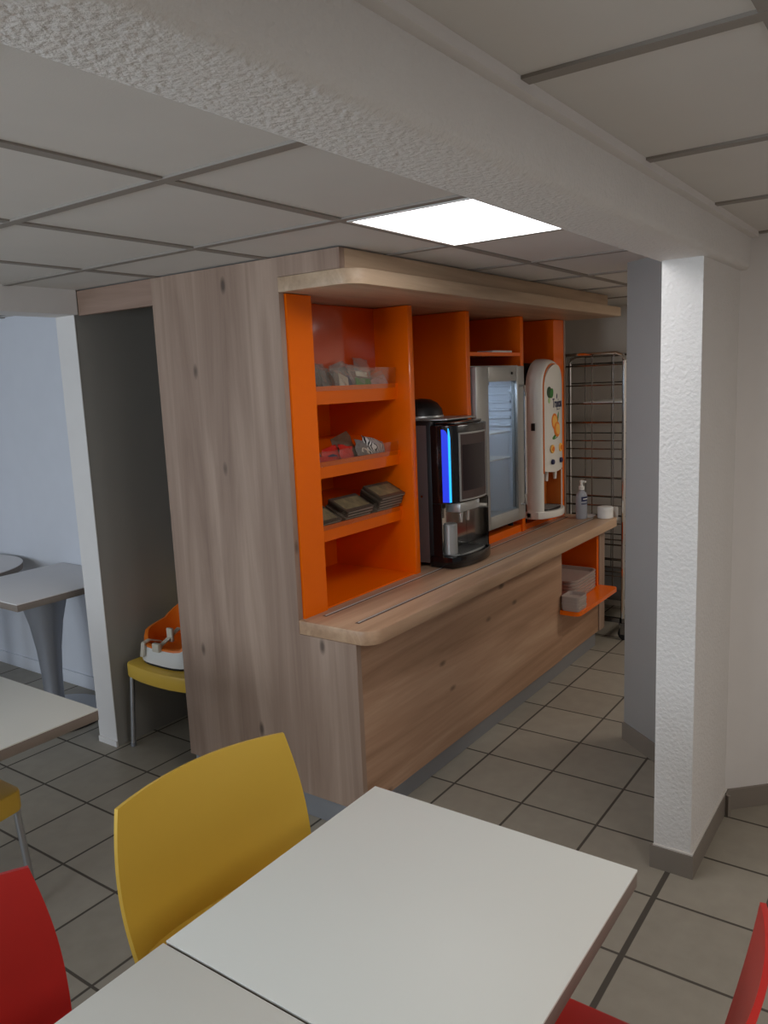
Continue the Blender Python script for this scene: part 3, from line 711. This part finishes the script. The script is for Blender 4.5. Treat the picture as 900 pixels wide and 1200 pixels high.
def maze():
    m = mat('black_white_wrapper', (225, 225, 222), .35); nt = m.node_tree; bs_ = nt.nodes['Principled BSDF']
    wv = nt.nodes.new('ShaderNodeTexWave'); wv.inputs['Scale'].default_value = 22; wv.inputs['Distortion'].default_value = 14; wv.inputs['Detail'].default_value = 0
    tc = nt.nodes.new('ShaderNodeTexCoord'); nt.links.new(tc.outputs['Object'], wv.inputs[0])
    cr = nt.nodes.new('ShaderNodeValToRGB'); cr.color_ramp.interpolation = 'CONSTANT'; cr.color_ramp.elements[1].position = .55
    cr.color_ramp.elements[0].color = (*lin((40, 40, 44)), 1); cr.color_ramp.elements[1].color = (*lin((220, 220, 216)), 1)
    nt.links.new(wv.outputs[0], cr.inputs[0]); nt.links.new(cr.outputs[0], bs_.inputs['Base Color']); return m
MAZ = maze()
G1 = 'clear wrapped packets on the top sloped shelf'; G2 = 'coloured packets on the middle sloped shelf'
packet(0, 2.53, .01, .10, .085, .03, MFILM, 'clear wrapped packet with white card at the left end of the top shelf', .2, .1, [(0, .03, .07, .03, CRM, 'card')], G1)
packet(0, 2.60, .05, .12, .125, .03, MFILM, 'tall clear packet of dark pieces second from left on the top shelf', -.1, -.2, [(0, .05, .06, .06, GRY, 'contents')], G1)
packet(0, 2.675, .02, .10, .125, .035, MFILM, 'clear packet with grey striped insert left of the cream card on the top shelf', .1, .2, [(.0, .055, .05, .07, GRY, 'contents')], G1)
packet(0, 2.77, .0, .09, .10, .03, MFILM, 'clear packet holding a cream square card in the middle of the top shelf', .35, 0, [(0, .05, .056, .062, CRM, 'card')], G1)
packet(0, 2.85, .03, .11, .12, .035, MFILM, 'clear packet with dark contents right of the cream card on the top shelf', -.2, .1, [(0, .04, .05, .04, NV2, 'contents'), (.01, .08, .04, .03, GRY, 'insert')], G1)
packet(0, 2.935, .01, .12, .115, .035, MFILM, 'clear packet with green label on the top sloped shelf', .1, -.1, [(0, .04, .08, .035, GN2, 'label'), (0, .075, .06, .02, CRM, 'insert')], G1)
packet(0, 3.01, .04, .10, .135, .03, MFILM, 'tall clear packet standing behind the pink one on the top shelf', .1, 0, [(0, .05, .05, .05, GRY, 'contents')], G1)
packet(0, 3.065, .0, .12, .085, .035, MFILM, 'clear packet with pink and grey label at the right end of the top shelf', -.25, 0, [(0, .04, .09, .05, PNK, 'label')], G1)
packet(0, 2.72, .06, .11, .10, .03, MFILM, 'clear packet with dark speckled contents behind the cream card on the top shelf', .15, .1, [(0, .04, .06, .05, BRN, 'contents')], G1)
packet(0, 2.895, .06, .11, .105, .03, MFILM, 'clear packet with pale insert behind the green labelled one on the top shelf', -.1, .1, [(0, .05, .06, .04, CRM, 'insert')], G1)
packet(1, 2.535, .0, .09, .055, .025, NV2, 'dark blue packet with cream corner at the left end of the middle shelf', .2, 0, [(-.01, .02, .05, .018, CRM, 'card')], G2)
packet(1, 2.60, .03, .11, .085, .03, NV2, 'dark blue packet leaning behind the red ones on the middle shelf', -.3, .2, None, G2)
packet(1, 2.66, .0, .10, .05, .025, RD2, 'low red packet left of the other red packets on the middle shelf', .1, 0, None, G2)
packet(1, 2.73, .03, .10, .07, .03, RD2, 'red packet with dark blue label near the middle of the middle shelf', -.15, .1, [(-.01, .03, .05, .02, NV2, 'label')], G2)
packet(1, 2.80, .01, .085, .08, .03, RD2, 'taller red packet next to the brown ones on the middle shelf', .2, 0, None, G2)
packet(1, 2.855, .04, .11, .11, .03, BRN, 'brown speckled packet right of the red packets on the middle shelf', -.25, 0, None, G2)
packet(1, 2.91, .0, .10, .095, .03, GRY, 'grey and black packet leaning on the patterned white one on the middle shelf', .3, 0, [(0, .05, .05, .02, CRM, 'insert')], G2)
packet(1, 3.01, .01, .15, .095, .05, MAZ, 'large black and white patterned packet at the right of the middle shelf', .25, 0, None, G2)

# ------------------------------------------------------------------ roll container behind the counter
rc = thing('roll_container', 'tall chrome wire rack trolley on castors behind the counter end', 'trolley', (5.13, 1.725, 0))
RX, RY, ZB, ZTp = .62, .62, .135, 1.925
for x in (0, RX):
    b = B(); tube(b, [(x, 0, ZB), (x, 0, ZTp-.05), (x, .012, ZTp-.015), (x, .05, ZTp), (x, RY-.05, ZTp), (x, RY-.012, ZTp-.015), (x, RY, ZTp-.05), (x, RY, ZB)], .013, 10)
    fp_ = ob('side_frame', b, MCHR, rc)
    zs = [1.85, 1.72, 1.60, 1.475, 1.355, 1.30, 1.235, 1.11, .985, .92, .80, .69, .655, .56, .50, .47, .44] if x == 0 else [1.87, 1.73, 1.58, 1.44, 1.36, 1.24, 1.17, 1.02, .88, .74, .60, .52, .40]
    for i, z in enumerate(zs):
        b = B(); tube(b, [(x, 0, z), (x, RY, z)], .0045 if i % 3 else .006, 6); ob('rung', b, MSTEEL, fp_)
    for y in (.07, .215, .40) if x == 0 else (.10, .30, .50):
        b = B(); tube(b, [(x, y, .33), (x, y, ZTp)], .0045, 6); ob('upright_wire', b, MSTEEL, fp_)
b = B(); box(b, -.01, RX+.01, -.005, RY+.005, .275, .35, .004); ob('base_tray', b, mat('dark_grey_metal', (84, 82, 80), .5, metal=.4), rc, label='dark base tray')
b = B()
for y in (0, RY): box(b, -.015, RX+.015, y-.015, y+.015, .12, .15)
for x in (0, RX): box(b, x-.015, x+.015, 0, RY, .12, .15)
ob('base_frame', b, MSTEEL, rc)
b = B(); box(b, .01, RX-.01, .03, .28, 1.60, 1.612, .003); ob('wire_shelf', b, MWHT, rc, label='pale shelf plate')
for x in (0, RX):
    for y in (0, RY):
        b = B(); box(b, x-.02, x+.02, y-.02, y+.02, .105, .12); box(b, x-.018, x-.014, y-.03, y+.01, .04, .11); box(b, x+.014, x+.018, y-.03, y+.01, .04, .11)
        c_ = ob('castor', b, MSTEEL, rc)
        b = B(); lathe(b, [(0, -.012), (.03, -.012), (.044, -.010), (.046, 0), (.044, .010), (.03, .012), (0, .012)], (0, 0, 0), 28); bmesh.ops.rotate(b, verts=b.verts, matrix=Matrix.Rotation(PI/2, 3, 'Y'))
        wh = ob('wheel', b, MRUB, c_, loc=(x, y-.015, .0462))
        b = B(); lathe(b, [(0, -.0135), (.018, -.0135), (.018, .0135), (0, .0135)], (0, 0, 0), 16); bmesh.ops.rotate(b, verts=b.verts, matrix=Matrix.Rotation(PI/2, 3, 'Y'))
b = B(); box(b, -.018, -.0145, .03, .06, .82, .92, .001); ob('tag', b, MWHT, rc, label='small white tag')

# ------------------------------------------------------------------ tables
def square_table(loc, size, h, label, m=MTOP, group=None, q=.82, lx=None):
    t = thing('table', label, 'table', loc, 0, group)
    s = size/2; sx = (lx or size)/2
    b = B(); box(b, -sx, sx, -s, s, h-.006, h, .0015); ob('table_top', b, m, t)
    b = B(); box(b, -sx+.0005, sx-.0005, -s+.0005, s-.0005, h-.040, h-.006, .002); ob('edge_band', b, MEDGE, t, label='taupe edge of the table top')
    pedestal(t, h, q); return t
def pedestal(t, h, q=.82):
    b = B(); lathe(b, [(.058, .045), (.052, .12), (.055, .25), (.066, .40), (.088, .55), (.115, .66), (.135, h-.041)], n=36); ob('pedestal', b, MPED, t)
    b = B(); lathe(b, [(.24*q, .012), (.235*q, .02), (.16*q, .034), (.09, .042), (.06, .052)], n=40); bp_ = ob('base_plate', b, MDISC, t)
    b = B(); lathe(b, [(.242*q, 0), (.246*q, .006), (.241*q, .012)], n=40); ob('rubber_rim', b, MRUB, bp_, label='black rubber rim')
square_table((1.2135, .838, 0), .699, .74, 'white square table in the right foreground with the yellow chair behind', group='white square tables')
square_table((.5085, .838, 0), .699, .74, 'white square table at the bottom edge joined to the larger foreground one', group='white square tables')
square_table((.62, 2.645, 0), .67, .74, 'white table cut off at the left edge beside the dark niche', lx=1.76)
square_table((2.365, 4.05, 0), .69, .79, 'square grey-topped table on tapered pedestal in the bluish alcove', MTOPG, None, 1.17)
t = thing('round_table', 'round grey-topped table against the alcove wall behind the square one', 'table', (2.27, 4.90, 0))
b = B(); lathe(b, [(.415, .784), (.418, .787), (.416, .79), (0, .79)], n=56); ob('table_top', b, MTOPG, t)
b = B(); lathe(b, [(.415, .749), (.417, .752), (.416, .784)], n=56); ob('edge_band', b, MEDGE, t, label='taupe edge of the table top')
pedestal(t, .79)

# ------------------------------------------------------------------ chairs
def chair(m, label, loc, rz, cap=MPED):
    t = thing('chair', label, 'chair', loc, rz)
    b = B(); n = 10
    P = arc(.212, -.178, .04, 0, -70, 5)+[(.11, -.236), (0, -.241), (-.11, -.236)]+arc(-.212, -.178, .04, 250, 180, 5)+[(-.252, .12), (-.25, .20), (-.23, .235), (.23, .235), (.25, .20), (.252, .12)]
    prism(b, P, .378, .455, bev=.010); ob('seat', b, m, t)
    def back(u, v):
        s = 2*u-1; w_ = .286+.014*math.sin(PI*v)-.022*v*v
        x = s*w_; z = .43+.397*v-.012*s*s*v
        y = .232+.068*v**1.2-.042*s*s*(.5+.5*v)-.03*abs(s)**5*(1-v)**2
        return (x, y, z)
    b = B(); sheet(b, back, 20, 16, .011); ob('backrest', b, m, t)
    for sx in (-1, 1):
        for (xa, ya, xb, yb) in ((.232, -.19, .250, -.208), (.20, .165, .22, .235)):
            b = B(); tube(b, [(sx*xa, ya, .379), (sx*xb, yb, .012)], .0125, 14); lg = ob('leg', b, MALU, t)
            b = B(); lathe(b, [(.0135, 0), (.0142, .012), (.0137, .02)], (sx*xb, yb, 0), 14); ob('foot', b, cap, lg)
    return t
yc = chair(MYEL, 'yellow plastic chair pushed in behind the white foreground table', (1.27, 1.29, 0), math.radians(-7)); yc['group'] = 'yellow chairs'
clone(yc, (1.085, 2.77, 0), 0, 'yellow chair mostly cut off at the left edge, its seat under the left table', 'yellow chairs')
clone(yc, (2.556, 3.086, 0), math.radians(-90), 'yellow chair in the dark niche carrying the orange booster seat', 'yellow chairs')
rd = chair(MRED, 'red plastic chair at the left edge behind the bottom table', (.512, 1.31, 0), math.radians(-5)); rd['group'] = 'red chairs'
clone(rd, (1.21, .48, 0), math.radians(180), 'red plastic chair cut off at the bottom right corner', 'red chairs')

# ------------------------------------------------------------------ booster seat
bo = thing('booster_seat', 'white and orange child booster seat with beige straps on the niche chair', 'booster seat', (2.555, 3.105, .4555), math.radians(-90)); bo.scale = (1.2, 1.12, 1.08)
def ringplan(w_, d0, d1, n=40, p=3.2):
    out = []
    for i in range(n):
        a = 2*PI*i/n; c, s = math.cos(a), math.sin(a); f = (abs(c)**p+abs(s)**p)**(-1/p)
        out.append((w_*f*c, (d0 if s < 0 else d1)*f*s))
    return out
def loft(b, rings, cap0=True, cap1=True):
    R = [[b.verts.new(p) for p in r_] for r_ in rings]; n = len(R[0]); fs = []
    for A, C in zip(R, R[1:]):
        for k in range(n): fs.append(b.faces.new((A[k], A[(k+1) % n], C[(k+1) % n], C[k])))
    if cap0: fs.append(b.faces.new(R[0]))
    if cap1: fs.append(b.faces.new(R[-1]))
    bmesh.ops.recalc_face_normals(b, faces=fs)
def rimz(x, y): # front low in the middle, arms higher, back highest
    t = max(0, min(1, (y+.14)/.30)); a = max(0, min(1, (abs(x)-.105)/.06)); a = a*a*(3-2*a)
    return .082+.045*a*(1-t)+.10*t+.06*max(0, (t-.55)/.45)
def basez(x, y): return min(.082+.030*max(0, min(1, (abs(x)-.105)/.06))+.02*max(0, (y+.1)/.25), rimz(x, y))
b = B(); pl = ringplan(.175, .165, .16)
loft(b, [[(x, y, .012) for x, y in pl], [(x*.96, y*.96, .04) for x, y in pl], [(x*.93, y*.93, basez(x, y)) for x, y in pl]], True, False); ob('base_shell', b, MWHT, bo)
b = B(); loft(b, [[(x*.97, y*.97, 0) for x, y in pl], [(x*.97, y*.97, .0125) for x, y in pl]]); ob('rubber_foot', b, MRUB, bo, label='black underside')
b = B()
loft(b, [[(x*.935, y*.935, basez(x, y)-.002) for x, y in pl], [(x*.92, y*.92, rimz(x, y)+.006) for x, y in pl], [(x*.84, y*.84, rimz(x, y)+.008) for x, y in pl], [(x*.78, y*.76, .075) for x, y in pl]], False, True); ob('seat_shell', b, MBOO, bo, label='orange moulded seat')
def strap(pts, w_, nm='strap'):
    b = B()
    for p, q in zip(pts, pts[1:]):
        p, q = Vector(p), Vector(q); d = (q-p).normalized(); s = Vector((1, 0, 0)); nrm = d.cross(s).normalized()*.003
        vs = [b.verts.new(v) for v in (p-s*w_/2-nrm, p+s*w_/2-nrm, p+s*w_/2+nrm, p-s*w_/2+nrm, q-s*w_/2-nrm, q+s*w_/2-nrm, q+s*w_/2+nrm, q-s*w_/2+nrm)]
        for f in ((0, 1, 2, 3), (4, 5, 6, 7), (0, 1, 5, 4), (1, 2, 6, 5), (2, 3, 7, 6), (3, 0, 4, 7)): b.faces.new([vs[i] for i in f])
    bmesh.ops.recalc_face_normals(b, faces=b.faces); return ob(nm, b, MSTR, bo)
strap([(-.10, -.166, .035), (-.10, -.154, .098), (-.10, -.12, .104), (-.10, -.06, .08)], .02)
s_ = strap([(-.005, -.155, .075), (-.005, -.14, .098), (-.005, -.10, .115), (-.005, -.03, .15)], .022)
b = B(); box(b, -.025, .015, -.172, -.150, .075, .115, .004); ob('buckle', b, MSTR, s_)
b = B(); box(b, -.022, .012, -.09, -.075, .10, .165, .004); ob('buckle', b, MSTR, s_)

# ------------------------------------------------------------------ render look
scene.view_settings.view_transform = 'Standard'; scene.view_settings.look = 'None'
scene.view_settings.gamma = 1; scene.view_settings.use_curve_mapping = False
scene.view_settings.exposure = 0
scene.cycles.use_denoising = True
scene.cycles.max_bounces = 8; scene.cycles.transparent_max_bounces = 16
scene.cycles.caustics_reflective = False; scene.cycles.caustics_refractive = False
